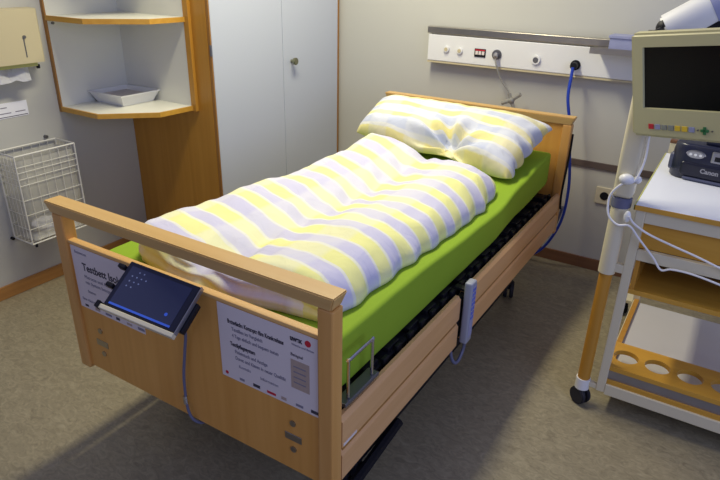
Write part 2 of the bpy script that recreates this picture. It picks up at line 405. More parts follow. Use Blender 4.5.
# blue compressed air hose
t = thing('blue_air_hose', 'blue air hose hanging from the supply rail down behind the bed', 'hose', (.90, 2.2, .03))
sm(B().cyl((.897, yf-.012, 1.076), (.897, yf-.046, 1.076), .018, .016, bev=.003).go('plug', M['black'], t))
B().tube(spline([(.897, yf-.046, 1.070), (.899, yf-.056, 1.03), (.905, 2.16, .93), (.935, 2.16, .80), (.955, 2.17, .66), (.975, 2.19, .48), (.968, 2.2, .30), (.925, 2.2, .16), (.86, 2.21, .06), (.78, 2.22, .012)], 10), .0075, 10).go('hose', M['hose_blue'], t)
# steel clip shelf with box
t = thing('steel_clip_shelf', 'small steel shelf clipped to the supply rail at the right', 'shelf', (1.08, 2.16, 1.17))
B().box(.985, 1.36, 2.085, 2.235, 1.168, 1.173).go('plate', M['steel'], t)
B().box(.985, 1.36, 2.079, 2.085, 1.155, 1.182).go('front_lip', M['steel'], t)
t = thing('blue_box', 'pale blue cardboard box lying on the steel clip shelf', 'box', (1.12, 2.15, 1.175))
B().box(1.060, 1.30, 2.100, 2.20, 1.174, 1.226, .001).go('carton', M['bluecloth'], t)
B().box(1.055, 1.305, 2.095, 2.205, 1.226, 1.238, .001).go('lid', M['bluecloth'], t)
# power socket
t = thing('power_outlet', 'cream wall power outlet low on the back wall behind the cart', 'outlet', (1.14, YB, .43))
s_ = B().box(1.095, 1.185, YB-.010, YB, .385, .475, .003).go('cover_plate', M['cream_metal'], t)
sm(B().cyl((1.14, YB-.012, .43), (1.14, YB-.0098, .43), .022).go('socket_recess', M['black'], t))

# ------------------------------------------------------------------ the bed
bed = thing('hospital_bed', 'beech wood hospital care bed with slatted side rails and black frame', 'bed', (.5, 1.0, 0))
H, L = .867, 1.949
def tapered_rail(x0, x1, y0, y1, z0, z1, c, mat, nm):
    bm = bmesh.new()
    a = [bm.verts.new(p) for p in ((x0+c, y0+c*.6, z0), (x1-c, y0+c*.6, z0), (x1-c, y1-c*.4, z0), (x0+c, y1-c*.4, z0))]
    b_ = [bm.verts.new(p) for p in ((x0, y0, z1), (x1, y0, z1), (x1, y1, z1), (x0, y1, z1))]
    bm.faces.new(a[::-1]); bm.faces.new(b_)
    for i in range(4): bm.faces.new((a[i], a[(i+1) % 4], b_[(i+1) % 4], b_[i]))
    bmesh.ops.bevel(bm, geom=list(bm.edges), offset=.003, segments=2, affect='EDGES')
    return mk(nm, bm, mat, bed)
tapered_rail(-.011, 1.000, -.012, .044, .829, .867, .014, M['beech_x'], 'footboard_rail')
for x0_, x1_ in ((.004, .048), (.950, .992)):
    B().box(x0_, x1_, -.003, .038, .300, .829, .004).go('post', M['beech_z'], bed)
panel = B().box(.047, .951, .006, .026, .312, .742).go('footboard_panel', M['panel'], bed)
B().box(.047, .951, .004, .028, .742, .752, .002).go('edge_strip', M['edgeband'], panel)
for x in (.127, .868):
    pl = B().box(x-.026, x+.026, .004, .006, .409, .430, .0008).go('cover_plate', M['steel'], panel)
    for dz in (.045, -.038): B().cyl((x, .0065, .42+dz), (x, .003, .42+dz), .009, n=16).go('screw', M['steel'], panel)
# headboard
tapered_rail(-.002, 1.002, L-.008, L+.046, .846, .883, .014, M['beech_x'], 'headboard_rail')
for x0_, x1_ in ((.010, .052), (.950, .992)):
    B().box(x0_, x1_, L, L+.040, .300, .846, .004).go('post', M['beech_z'], bed)
B().box(.051, .951, L+.010, L+.030, .33, .846).go('headboard_panel', M['panel'], bed)
# side rails of two boards each
def rail(x0, x1, y0, y1):
    for z0, z1, b in ((.316, .410, .014), (.420, .512, .012)):
        bm = bmesh.new()
        prof = [(x0, z0+.003), (x0, z1-b), (x0+b*.5, z1), (x1-b*.8, z1), (x1, z1-b), (x1, z0+.003), (x1-.003, z0), (x0+.003, z0)]
        A = [bm.verts.new((x, y0, z)) for x, z in prof]; Bq = [bm.verts.new((x, y1, z)) for x, z in prof]; n = len(prof)
        bm.faces.new(A[::-1]); bm.faces.new(Bq)
        for i in range(n): bm.faces.new((A[i], A[(i+1) % n], Bq[(i+1) % n], Bq[i]))
        bmesh.ops.recalc_face_normals(bm, faces=bm.faces)
        mk('side_rail_board', bm, M['beech_y'], bed)
    B().box(x0+.006, x1-.006, y0+.01, y1-.01, .40, .425).go('rail_core', M['brownedge'], bed)
for xa in (.966, .010):
    rail(xa, xa+.026, .040, .748); rail(xa, xa+.026, .800, L-.001)
B().box(.970, .988, .748, .800, .34, .50).go('rail_joiner', M['black'], bed)
# black platform and chassis
B().box(.050, .955, .07, L-.03, .465, .505, .004).go('platform_frame', M['black'], bed)
k = B()
for i in range(15): k.box(.06, .945, .10+i*.122, .165+i*.122, .505, .520, .002)
k.go('slats', M['black'], bed)
for i in range(24):
    y = .14+i*.075; B().box(.950, .963, y, y+.028, .475, .522, .003).go('frame_clip', M['black'], bed)
for x in (.13, .865):
    B().box(x-.02, x+.02, .30, 1.72, .095, .135, .004).go('chassis_beam', M['black'], bed)
for y in (.42, 1.60): B().box(.13, .865, y, y+.04, .095, .135, .004).go('cross_beam', M['black'], bed)
for y0_, y1_ in ((.46, .90), (1.62, 1.20)):
    for x in (.25, .75): B().tube([(x, y0_, .12), (x, y1_, .48)], .018, 8).go('lift_arm', M['dark_steel'], bed)
B().tube([(.905, .515, .115), (.905, .20, .075)], .018, 8).go('brake_bar', M['black'], bed)
def castor(parent, x, y, r=.04, mat='rubber', top=.10, wd=.012, a=.3):
    c = B(); dx, dy = math.cos(a)*wd, math.sin(a)*wd
    f = B(); f.cyl((x, y, r*1.5), (x, y, top), r*.32); f.ball((x, y, r*1.35), r*.55, (1, 1, .6))
    fk = sm(f.go('castor', M[mat], parent))
    for s_ in (-1, 1):
        sm(B().cyl((x+dx*s_*.5, y+dy*s_*.5, r), (x+dx*s_*2.0, y+dy*s_*2.0, r), r, r*.94, 24, .003).go('wheel', M[mat], fk))
for x, y in ((.13, .30), (.865, .30), (.13, 1.74), (.865, 1.74)): castor(bed, x, y, .045)
# mattress retainer
B().tube(spline([(.974, .090, .535), (.974, .090, .638), (.974, .095, .644), (.974, .197, .644), (.974, .202, .638), (.974, .202, .535)], 3), .0045).go('mattress_retainer', M['chrome'], bed)
B().box(.950, .985, .065, .225, .522, .534, .003).go('retainer_plate', M['dark_steel'], bed)
B().box(.992, .9928, .045, .105, .424, .432).go('rating_label', M['paper'], bed)

# ------------------------------------------------------------------ mattress
def interp(tbl, v):
    if v <= tbl[0][0]: return tbl[0][1]
    for (a, x), (b, y) in zip(tbl, tbl[1:]):
        if v <= b:
            q = (v-a)/(b-a); q = q*q*(3-2*q); return x+(y-x)*q
    return tbl[-1][1]
MT = [(.05, .678), (.5, .676), (.95, .655), (1.22, .648), (1.50, .684), (1.75, .714), (1.93, .722)]
MBt = [(.05, .522), (.9, .522), (1.15, .522), (1.45, .548), (1.93, .566)]
def mat_top(y): return interp(MT, y)
bm = bmesh.new(); rings = []; ny = 60; xl_, xr_ = .055, .936
for i in range(ny+1):
    y = .050+(1.932-.050)*i/ny
    zt, zb_ = mat_top(y), interp(MBt, y)
    e = min(i, ny-i); rr = .014; sh = [.014, .005, .001][e] if e < 3 else 0
    prof = []
    for cx_, cz_, a0 in ((xr_-rr, zt-rr, 0), (xl_+rr, zt-rr, 90), (xl_+rr, zb_+rr, 180), (xr_-rr, zb_+rr, 270)):
        for s_ in range(5):
            a = math.radians(a0+s_*22.5); prof.append((cx_+rr*math.cos(a), cz_+rr*math.sin(a)))
    cxm, czm = (xl_+xr_)/2, (zt+zb_)/2
    rings.append([bm.verts.new((x+(-sh if x > cxm else sh)+.0015*noise.noise(Vector((x*9, y*9, z*9))), y, z+(-sh if z > czm else sh))) for x, z in prof])
for a, b_ in zip(rings, rings[1:]):
    n = len(a)
    for i in range(n): bm.faces.new((a[i], a[(i+1) % n], b_[(i+1) % n], b_[i]))
bm.faces.new(rings[0]); bm.faces.new(rings[-1]); bmesh.ops.recalc_face_normals(bm, faces=bm.faces)
o = mk('mattress', bm, M['green'], None); sm(o, 50)
tag(o, 'mattress in a bright green fitted sheet on the hospital bed', 'mattress')

# ------------------------------------------------------------------ duvet
def gs(x, m, s): return math.exp(-((x-m)/s)**2)
def sheet_mesh(name, nu, nv, fn, uvfn, mat):
    """closed soft shape: fn(u,v)->(top point, bottom point)"""
    bm = bmesh.new(); uvl = bm.loops.layers.uv.new('UVMap'); T, Bt = [], []
    for j in range(nv+1):
        rt, rb = [], []
        for i in range(nu+1):
            p, q = fn(i/nu, j/nv)
            a = bm.verts.new(p); edge = i in (0, nu) or j in (0, nv)
            rt.append(a); rb.append(a if edge else bm.verts.new(q))
        T.append(rt); Bt.append(rb)
    for j in range(nv):
        for i in range(nu):
            uvq = [(i/nu, j/nv), ((i+1)/nu, j/nv), ((i+1)/nu, (j+1)/nv), (i/nu, (j+1)/nv)]
            f = bm.faces.new((T[j][i], T[j][i+1], T[j+1][i+1], T[j+1][i]))
            for l, c in zip(f.loops, uvq): l[uvl].uv = uvfn(*c)
            try:
                f = bm.faces.new((Bt[j][i], Bt[j+1][i], Bt[j+1][i+1], Bt[j][i+1]))
                for l, c in zip(f.loops, (uvq[0], uvq[3], uvq[2], uvq[1])): l[uvl].uv = uvfn(*c)
            except ValueError: pass
    bmesh.ops.recalc_face_normals(bm, faces=bm.faces)
    return mk(name, bm, mat, None, True)
def duvet_xy(u, v):
    yf_ = .125-.045*math.sin(math.pi*min(u*1.25, 1))+.03*max(0, u-.8)*5*.6
    yh = 1.53-.05*u-.12*max(0, u-.25)/.75
    y = yf_+(yh-yf_)*v
    xl = .115+.10*math.exp(-v/.045)+.03*v
    xr = .886+.005*math.cos(2*math.pi*(y+.01)/.148)-.022*max(0, v-.85)/.15-.03*math.exp(-v/.04)+.008*noise.noise(Vector((0, y*11, 3)))
    return xl+(xr-xl)*u, y, xl, xr, yf_, yh
def duvet(u, v):
    # cluster samples near edges for round rims
    u2 = .5-.5*math.cos(math.pi*u)*(.85+.15*abs(math.cos(math.pi*u))); v2 = .5-.5*math.cos(math.pi*v)
    u2 = max(0, min(1, (u2-(.5-.5))/1)); 
    x, y, xl, xr, yf_, yh = duvet_xy(u2, v2)
    dx = min((x-xl), (xr-x)); dy = min(y-yf_, yh-y)
    def rim(d, r): d = max(0, min(d/r, 1)); return math.sqrt(max(0, 1-(1-d)**2))
    e = min(rim(dx, .07), rim(dy, .06))*(.9+.1*rim(math.hypot(dx, dy), .08))
    hump = .046+.050*gs(x, .26, .19)+.056*gs(x, .735, .16)-.018*gs(x, .495, .06)
    if y < .4: hump += .022*(1-y/.4)+.018*(1-y/.4)*gs(x, .18, .15)
    if y > 1.1: hump -= .03*(y-1.1)/.4*(x > .5)*(x-.5)/.4
    hump += .016*math.exp(-((y-1.25)/.25)**2)
    wr = .010*noise.noise(Vector((x*7, y*7, 1.7)))+.006*noise.noise(Vector((x*16+y*5, y*15, 4.1)))
    wr += .0032*math.sin(2*math.pi*(y+.03*math.sin(x*6))/.148)*(.4+.6*gs(x, xr, .22))
    wr += .0028*noise.noise(Vector((x*34, y*30, 2)))*(1.3-e)
    wr += .006*math.sin((x*1.0+y*.5)*55+3*noise.noise(Vector((x*4, y*4, 0))))*gs(x, .5, .10)
    base = mat_top(y)+.004
    top = base+e*(hump+wr)+.012*(1-e)
    foot = math.exp(-(y-yf_)/.05)*(.010*math.sin(x*26+2*noise.noise(Vector((x*6, 0, 0))))+.016*math.sin(top*170+x*14+4*noise.noise(Vector((x*7, top*30, 0)))))*min(1, (1-e)*3+.1)*e**.3
    bot = base+.0
    return Vector((x, y+foot*.6, top)), Vector((x, y, bot))
def duvet_uv(u, v):
    u2 = .5-.5*math.cos(math.pi*u)*(.85+.15*abs(math.cos(math.pi*u))); v2 = .5-.5*math.cos(math.pi*v)
    x, y, *_ = duvet_xy(u2, v2)
    skew = (.16+.16*min(1, max(0, (y-.3)/.7)))*(x-.12)
    return (x, y+skew+.012*noise.noise(Vector((x*5, y*5, 8)))-.345+.148*4-.50*.148+.03)
o = sheet_mesh('duvet', 110, 150, duvet, duvet_uv, M['duvet'])
tag(o, 'yellow, white and lavender striped duvet spread over the green mattress', 'duvet')

# ------------------------------------------------------------------ pillow
FL, FR, BL_, BR_ = Vector((.060, 1.565, .752)), Vector((.885, 1.44, .702)), Vector((.035, 1.865, .846)), Vector((.925, 1.872, .842))
PN = Vector((.02, -.42, .90)).normalized()
def pillow(u, v):
    s_ = -math.cos(math.pi*u); t_ = -math.cos(math.pi*v); a, b_ = (s_+1)/2, (t_+1)/2
    p = (FL*(1-a)+FR*a)*(1-b_)+(BL_*(1-a)+BR_*a)*b_
    # edges curve inwards between the corners
    p.x += (-s_)*.008*(1-t_*t_); p.y += .018*(1-s_*s_)*(-t_)*(1 if t_ > 0 else .2)
    th = ((1-abs(s_)**6)*(1-abs(t_)**4))**.5
    X, Y = s_*.44, t_*.25; px_, py_ = .095, -.215
    r = math.hypot(X-px_, Y-py_); an = math.atan2(Y-py_, X-px_)
    pinch = math.exp(-(r/.105)**2)
    fold = math.sin(an*9+1.2)*math.exp(-((r-.10)/.11)**2)*.022+math.sin(an*5+.5)*math.exp(-((r-.16)/.14)**2)*.008
    T = .112*(1-.88*pinch)
    wr = .007*noise.noise(Vector((X*9, Y*9, 2.2)))+.004*noise.noise(Vector((X*22, Y*18, 5)))
    if s_ > .6: wr += .010*math.sin(t_*9+s_*4)*(s_-.6)/.4
    if s_ > .88: p.x += .008*math.sin(t_*15+1)*(s_-.88)/.12; p.z += .006*math.sin(t_*17)*(s_-.88)/.12
    p.y += .045*pinch*(b_ < .5)
    top = p+PN*(T*th+(wr+fold)*min(1, th*1.8))
    bot = p-PN*(.045*th*(1-pinch))
    floor_z = mat_top(bot.y)+.004
    if bot.y < 1.50 and bot.x < .62: floor_z = max(floor_z, mat_top(bot.y)+.05*(1.5-bot.y)/.1)
    if bot.z < floor_z: bot.z = floor_z
    if top.z < floor_z+.002: top.z = floor_z+.002
    return top, bot
def pillow_uv(u, v):
    s_ = -math.cos(math.pi*u); t_ = -math.cos(math.pi*v)
    return ((s_+1)*.44+.01, (t_+1)*.27+.012*noise.noise(Vector((s_*2, t_*2, 1))))
o = sheet_mesh('pillow', 100, 70, pillow, pillow_uv, M['pillow'])
tag(o, 'large checked yellow and lavender pillow leaning against the headboard', 'pillow')

# ------------------------------------------------------------------ printed sheets on the footboard
FR_ = (math.radians(90), 0, 0)
t = thing('printed_sheet', 'printed white sheet headed Testbett at the left of the footboard', 'poster', (.2, .003, .53))
B().box(.056, .345, .0045, .0055, .533, .740).go('paper', M['paper'], t)
text('heading', 'Testbett Isola', .034, M['ink'], t, (.098, .0042, .668), FR_, .92, .0006)
text('small_text', 'Bettentest', .013, M['grey_ink'], t, (.072, .0042, .718), FR_)
text('small_text', 'Matratze und Auflage', .0155, M['grey_ink'], t, (.100, .0042, .642), FR_)
text('small_text', 'mit System bezogen', .0155, M['grey_ink'], t, (.100, .0042, .623), FR_)
text('small_text', 'Station', .013, M['grey_ink'], t, (.104, .0042, .594), FR_)
text('small_text', 'Eine Aktion der Pflege', .013, M['grey_ink'], t, (.070, .0042, .561), FR_)
def blocks(t, x0, x1, z, n, mats):
    for i in range(n):
        x = x0+(x1-x0)*i/(n-1); B().box(x, x+.016+.006*(i % 3), .0040, .0046, z, z+.007+.002*(i % 2)).go('logo', M[mats[i % len(mats)]], t)
blocks(t, .078, .315, .540, 6, ['ink', 'tan', 'grey_ink'])
t = thing('printed_sheet', 'printed white sheet with red and black logo at the right of the footboard', 'poster', (.8, .003, .53))
bm = bmesh.new()
B().box(.640, .946, .0045, .0055, .520, .740).go('paper', M['paper'], t)
text('heading', 'Bettwäsche Konzepte fürs Krankenhaus', .0165, M['ink'], t, (.672, .0042, .690), FR_, .66, .0005)
text('small_text', 'Textilien im Vergleich', .014, M['grey_ink'], t, (.684, .0042, .671), FR_, .8, .0002)
text('small_text', '4 Tage einfach und bequem testen', .014, M['grey_ink'], t, (.684, .0042, .652), FR_, .76, .0002)
text('heading', 'Textilpflegesystem', .0165, M['ink'], t, (.676, .0042, .625), FR_, .66, .0004)
text('small_text', 'Fixleintuch und Anzüge', .014, M['grey_ink'], t, (.690, .0042, .606), FR_, .8, .0002)
text('small_text', 'Duvet und Kissen in neuer Qualität', .014, M['grey_ink'], t, (.690, .0042, .587), FR_, .8, .0002)
text('small_text', 'Kontakt', .012, M['grey_ink'], t, (.700, .0042, .565), FR_)
text('small_text', 'Information', .012, M['grey_ink'], t, (.770, .0042, .558), FR_)
lg = text('logo_word', 'uwex', .019, M['ink'], t, (.868, .0042, .713), FR_, .8, .001)
B().cyl((.919, .0046, .719), (.919, .0038, .719), .0085, n=20).go('logo_disc', M['red'], t)
text('small_text', 'Wäsche und Betten', .008, M['grey_ink'], t, (.872, .0042, .700), FR_)
text('small_text', 'Beispiel', .012, M['ink'], t, (.868, .0042, .670), FR_)
pic = B().box(.868, .922, .0040, .0046, .578, .660).go('picture', M['tan'], t)
for i in range(4): B().box(.876, .912, .0034, .0040, .595+i*.015, .598+i*.015).go('picture_line', M['grey_ink'], pic)
B().cyl((.657, .0046, .534), (.657, .0038, .534), .005, n=16).go('logo_disc', M['red'], t)
blocks(t, .70, .925, .527, 6, ['grey_ink', 'ink', 'red', 'tan'])

# ------------------------------------------------------------------ tablet with its holder
TR = (math.radians(35.6), math.radians(7.5), math.radians(9.4)); TL_ = (.402, -.146, .726)
hold = thing('tablet_holder', 'silver and black tablet holder clamped over the footboard', 'holder', TL_, TR, local=True)
B().box(-.008, .218, -.013, -.001, -.012, .008, .002).go('bottom_ledge', M['cream_metal'], hold)
B().box(.0, .215, .004, .124, -.014, -.009, .002).go('back_plate', M['black'], hold)
for y in (.10, .045): B().box(-.022, -.001, y, y+.012, -.012, .008, .003).go('side_clip', M['black'], hold)
B().box(-.010, .0, -.014, .004, -.008, .014, .002).go('side_clip', M['black'], hold)
B().box(.208, .226, .010, .090, -.030, -.010, .003).go('side_bracket', M['black'], hold)
B().box(.2165, .2190, -.002, .128, -.010, .006, .001).go('side_strip', M['silver'], hold)
# clamp reaching back to the panel
Mt = (Matrix.Translation(TL_) @ Euler(TR).to_matrix().to_4x4()); iM = Mt.inverted()
k = B(); k.tube([iM @ Vector(p) for p in ((.52, -.055, .720), (.52, -.026, .705), (.52, -.006, .69))], .012)
k.go('clamp_arm', M['black'], hold)
tab = thing('tablet_computer', 'dark blue tablet computer resting tilted in the holder on the footboard', 'tablet', TL_, TR, local=True)
B().box(.001, .214, .001, .128, -.008, .001, .003, 3).go('casing', M['navy'], tab)
scr = B().box(.014, .196, .007, .117, .001, .0018).go('screen', M['tablet_scr'], tab)
for i, (x, y) in enumerate([(.030+c*.014, .106-r_*.014) for r_ in range(4) for c in range(4) if (r_, c) not in ((0, 0), (0, 3), (3, 2), (3, 3), (2, 3))]):
    B().box(x-.0017, x+.0017, y-.0017, y+.0017, .0018, .0022).go('icon', M['icon'], scr)
B().cyl((.170, .034, .0018), (.170, .034, .0022), .0045, n=16).go('icon', M['blue_glow'], scr)
B().box(.014, .196, .0072, .0125, .0018, .0022).go('task_bar', M['blue_glow'], scr)
o = B().tube(spline([(.560, -.075, .685), (.548, -.05, .655), (.532, -.012, .62), (.515, -.006, .55), (.500, -.006, .47), (.495, -.005, .40), (.500, -.006, .345), (.515, -.002, .312), (.530, .02, .295), (.535, .06, .305)], 8), .0042).go('tablet_cable', M['cable_g'])
tag(o, 'thin grey cable running down the footboard from the tablet holder', 'cable')
o = B().tube([(.495, -.007, .392), (.496, -.007, .366)], .0065).go('cable_clip', M['chrome'], None)
o.parent = bpy.data.objects['tablet_cable']

# ------------------------------------------------------------------ hand control
t = thing('bed_hand_control', 'grey bed hand control with blue keys hung over the side rail', 'remote control', (1.012, .785, .33))
k = B(); k.box(.994, 1.022, .760, .806, .325, .560, .007, 3); hs = sm(k.go('handset', M['handset'], t))
B().box(1.0215, 1.0232, .768, .799, .350, .548, .001).go('key_panel', M['bluecloth'], hs)
for i in range(7):
    for dy in (.771, .786): B().box(1.0230, 1.0242, dy, dy+.010, .420+i*.018, .431+i*.018, .0004).go('key', M['blue_btn'], hs)
B().box(.955, .994, .770, .796, .520, .530, .002).go('hanging_hook', M['black'], t)
B().tube(spline([(1.008, .785, .326), (1.006, .780, .29), (1.004, .755, .262), (.998, .735, .258), (.985, .730, .28), (.975, .735, .33)], 8), .006).go('cable', M['cable_g'], t)
# bed power lead on the headboard post
o = B().tube(spline([(.995, L+.035, .80), (.997, L+.03, .70), (.997, L+.010, .60), (.996, L+.004, .50), (.998, L+.02, .43)], 8), .005).go('black_power_cable', M['black'])
tag(o, 'black cable running down the right headboard post', 'cable')
co = []
for i in range(220):
    a = i*.9; f = i/220; c_ = Vector((.995, L+.035, .43)).lerp(Vector((.975, L+.028, .25)), f); c_.x -= .03*f*f
    co.append((c_.x+.006*math.cos(a)+.006, c_.y+.018+.010*math.sin(a), c_.z))
o = B().tube(co, .0022, 5).go('coiled_cable', M['cable_g'])
tag(o, 'grey coiled cable below the right headboard post', 'cable')

# ------------------------------------------------------------------ equipment cart
cart = thing('equipment_cart', 'cream metal and honey wood equipment cart with white top on castors', 'cart', (1.7, 1.45, 0))
CX0, CX1, CY0, CY1 = 1.418, 2.02, 1.10, 1.86
for x, y, zt in ((CX0, CY0, .812), (CX1-.03, CY0, .812), (CX0, CY1-.03, .862), (CX1-.03, CY1-.03, .862)):
    lgo = B().box(x, x+.030, y, y+.030, .085, zt, .003).go('leg', M['cream_metal'], cart)
    if zt > .82: B().box(x-.001, x+.031, y-.001, y+.031, zt, zt+.012, .002).go('end_cap', M['base'], lgo)
top = B().box(CX0-.004, CX1+.004, CY0-.004, CY1-.036, .806, .820, .001).go('worktop', M['white_top'], cart)
k = B(); k.box(CX0-.007, CX1+.006, CY0-.008, CY0-.004, .805, .8205); k.go('edge_strip', M['orange_x'], top)
k = B(); k.box(CX0-.008, CX0-.004, CY0-.008, CY1-.036, .805, .8205); k.go('edge_strip', M['greenyellow'], top)
for z0, z1 in ((.762, .804), (.630, .668)):
    B().box(CX0+.03, CX1-.03, CY0+.003, CY0+.024, z0, z1, .002).go('cross_bar', M['cream_metal'], cart)
B().box(CX0+.03, CX1-.03, CY0+.026, CY0+.040, .668, .764).go('drawer_front', M['orange_x'], cart)
for x in (CX0+.004, CX1-.026):
    B().box(x, x+.022, CY0+.03, CY1-.03, .762, .802).go('side_bar', M['cream_metal'], cart)
    B().box(x, x+.022, CY0+.03, CY1-.03, .085, .120).go('side_bar', M['cream_metal'], cart)
B().box(CX0+.028, CX1-.028, CY0+.012, CY1-.05, .500, .517, .001).go('shelf', M['orange_x'], cart)
B().box(CX0+.032, CX0+.046, CY0+.016, CY1-.05, .517, .668).go('side_board', M['orange_z'], cart)
B().box(CX0+.028, CX1-.028, CY0+.042, CY1-.07, .672, .758).go('drawer_light_block', M['brownedge'], cart)  # unseen drawer body, added to keep light out of the shelf below
B().box(CX0+.046, CX1-.028, CY0+.26, CY0+.272, .517, .670).go('shade_board', M['shelf_shade'], cart)  # added dark sheet that paints the deep shade at the back of the shelf
B().box(CX0+.028, CX1-.028, CY0+.02, CY1-.03, .100, .113).go('bottom_shelf', M['gloss'], cart)
B().box(CX0+.008, CX0+.028, CY0+.03, CY1-.03, .100, .128, .001).go('side_lip', M['orange_z'], cart)
B().box(CX0+.030, CX1-.030, CY0-.002, CY0+.020, .080, .124, .002).go('cross_bar', M['cream_metal'], cart)
B().box(CX0+.028, CX1-.03, CY0+.006, CY0+.03, .124, .142).go('edge_ledge', M['orange_x'], cart)
B().box(CX0+.028, CX1-.03, CY0+.014, CY0+.018, .142, .183).go('metal_rail', M['silver'], cart)
# bottle board with round holes
def holed(xs, x0, x1, y0, y1, z0, z1, r, n=32):
    bm = bmesh.new(); cuts = [x0]+[(a+b_)/2 for a, b_ in zip(xs, xs[1:])]+[x1]
    for cx_, xa, xb in zip(xs, cuts, cuts[1:]):
        cy_ = (y0+y1)/2; loops = {}
        for z in (z0, z1):
            inn, out = [], []
            angs = sorted(set([2*math.pi*i/n for i in range(n)]+[math.atan2(y-cy_, x-cx_) % (2*math.pi) for x in (xa, xb) for y in (y0, y1)]))
            for a in angs:
                c, s_ = math.cos(a), math.sin(a); inn.append(bm.verts.new((cx_+r*c, cy_+r*s_, z)))
                k_ = min(((xb-cx_)/c if c > 1e-9 else ((xa-cx_)/c if c < -1e-9 else 9)), ((y1-cy_)/s_ if s_ > 1e-9 else ((y0-cy_)/s_ if s_ < -1e-9 else 9)))
                out.append(bm.verts.new((cx_+k_*c, cy_+k_*s_, z)))
            m = len(angs)
            for i in range(m): bm.faces.new((inn[i], out[i], out[(i+1) % m], inn[(i+1) % m]))
            loops[z] = (inn, out)
        for kk in (0, 1):
            A, Bq = loops[z0][kk], loops[z1][kk]; m = len(A)
            for i in range(m): bm.faces.new((A[i], A[(i+1) % m], Bq[(i+1) % m], Bq[i]))
    bmesh.ops.remove_doubles(bm, verts=bm.verts, dist=1e-5); bmesh.ops.recalc_face_normals(bm, faces=bm.faces); return bm
mk('bottle_board', holed([1.487, 1.594, 1.701, 1.808, 1.915], CX0+.012, CX1-.030, CY0+.006, CY0+.188, .183, .201, .043), M['orange_x'], cart)
# round lift post at the front left corner
px_, py_ = 1.368, 1.113
sm(B().cyl((px_, py_, .085), (px_, py_, .565), .022, n=20).go('wooden_rod', M['orange_z'], cart))
sm(B().cyl((px_, py_, .560), (px_, py_, .800), .028, n=24).go('post_tube', M['cream_metal'], cart))
sm(B().cyl((px_, py_, .800), (px_, py_, .835), .032, n=24, bev=.003).go('collar', M['cable_g'], cart))
sm(B().box(px_-.030, px_+.032, py_-.030, py_+.034, .835, 1.32, .014, 3).go('upper_column', M['cream_metal'], cart), 50)
k = B(); k.box(px_+.020, CX0+.002, py_-.012, py_+.012, .570, .600, .002); k.go('bracket', M['cream_metal'], cart)
k = B(); k.box(px_+.015, CX0+.004, py_-.010, py_+.010, .088, .108, .002); k.go('bracket', M['cream_metal'], cart)
sm(B().cyl((px_, py_, .070), (px_, py_, .115), .026, n=20).go('rod_socket', M['plastic_w'], cart))
k = B(); k.ball((px_+.006, py_-.040, .905), .018, (1.3, 1, 1)); k.ball((px_+.036, py_-.026, .905), .013)
sm(k.go('clamp_knob', M['plastic_w'], cart))
castor(cart, px_, py_, .036, 'rubber', .075, .011, 1.0)
for x, y in ((CX1-.01, py_), (1.372, 1.90), (CX1-.01, 1.86)): castor(cart, x, y, .036, 'black', .100, .011, .4)
B().box(1.36, CX0+.006, CY1-.024, 1.915, .090, .106, .002).go('bracket', M['cream_metal'], cart)

# ------------------------------------------------------------------ lamp arm on top of the post
t = thing('white_support_arm', 'thick white support arm rising from the cart post behind the monitor', 'support arm', (px_, py_, 1.32))
sm(B().cyl((px_, py_, 1.32), (px_, py_, 1.345), .026).go('pivot', M['black'], t))
k = B(); k.ball((px_+.01, py_+.06, 1.350), .026); k.tube([(px_, py_, 1.338), (px_+.005, py_+.06, 1.345)], .012); sm(k.go('hinge', M['black'], t))
p0, p1 = Vector((px_+.012, py_+.075, 1.338)), Vector((px_+.25, py_+.11, 1.495))
sm(B().cyl(p0, p1, .049, .053, 28, .006).go('arm_cover', M['plastic_w'], t))
q0 = p0.lerp(p1, .45); q1 = p0.lerp(p1, .52)
sm(B().cyl(q0, q1, .0522, .0526, 28).go('arm_band', M['bluecloth'], t))
B().box(px_+.115, px_+.16, py_+.06, py_+.11, 1.345, 1.385, .005).go('joint_block', M['black'], t)

# ------------------------------------------------------------------ monitor
u_ = Vector((.91015, -.39246, .13270)); v_ = Vector((.18912, .10860, -.97593)); n_ = u_.cross(-v_).normalized()
cc = Vector((1.6101, -.9095, 1.5)); s_ = .95
P = cc+(Vector((1.30644, 1.1, 1.33567))-cc)*s_ - Vector((.010, 0, .004))
R_ = Matrix((u_, (-v_-u_*(-v_).dot(u_)).normalized(), n_)).transposed()
mon = thing('monitor', 'beige flat monitor with a dark screen mounted above the cart', 'monitor', P, R_.to_euler(), local=True)
# local: x right, y up, z out of the screen; origin = top left front corner
Wm, Hm = .385, .294
bm = bmesh.new()
def frame(x0, x1, y0, y1, sx0, sx1, sy0, sy1, zf, zb, zr):
    O = [(x0, y0), (x1, y0), (x1, y1), (x0, y1)]; I = [(sx0, sy0), (sx1, sy0), (sx1, sy1), (sx0, sy1)]
    of = [bm.verts.new((x, y, zf)) for x, y in O]; jf = [bm.verts.new((x, y, zf)) for x, y in I]
    jr = [bm.verts.new((x+.002*(1 if x == sx0 else -1), y+.002*(1 if y == sy0 else -1), zr)) for x, y in I]; ob = [bm.verts.new((x, y, zb)) for x, y in O]
    oc = [bm.verts.new((x*.86+.07*(x1+x0)*1.0, y*.86+.07*(y0+y1), zb-.03)) for x, y in O]
    for i in range(4):
        j = (i+1) % 4
        bm.faces.new((of[i], of[j], jf[j], jf[i])); bm.faces.new((jf[i], jf[j], jr[j], jr[i]))
        bm.faces.new((of[j], of[i], ob[i], ob[j])); bm.faces.new((ob[j], ob[i], oc[i], oc[j]))
    bm.faces.new(jr); bm.faces.new(oc[::-1])
    return of
of = frame(0, Wm, -Hm, 0, .037, Wm-.037, -.209, -.037, .0, -.035, -.008)
bmesh.ops.recalc_face_normals(bm, faces=bm.faces)
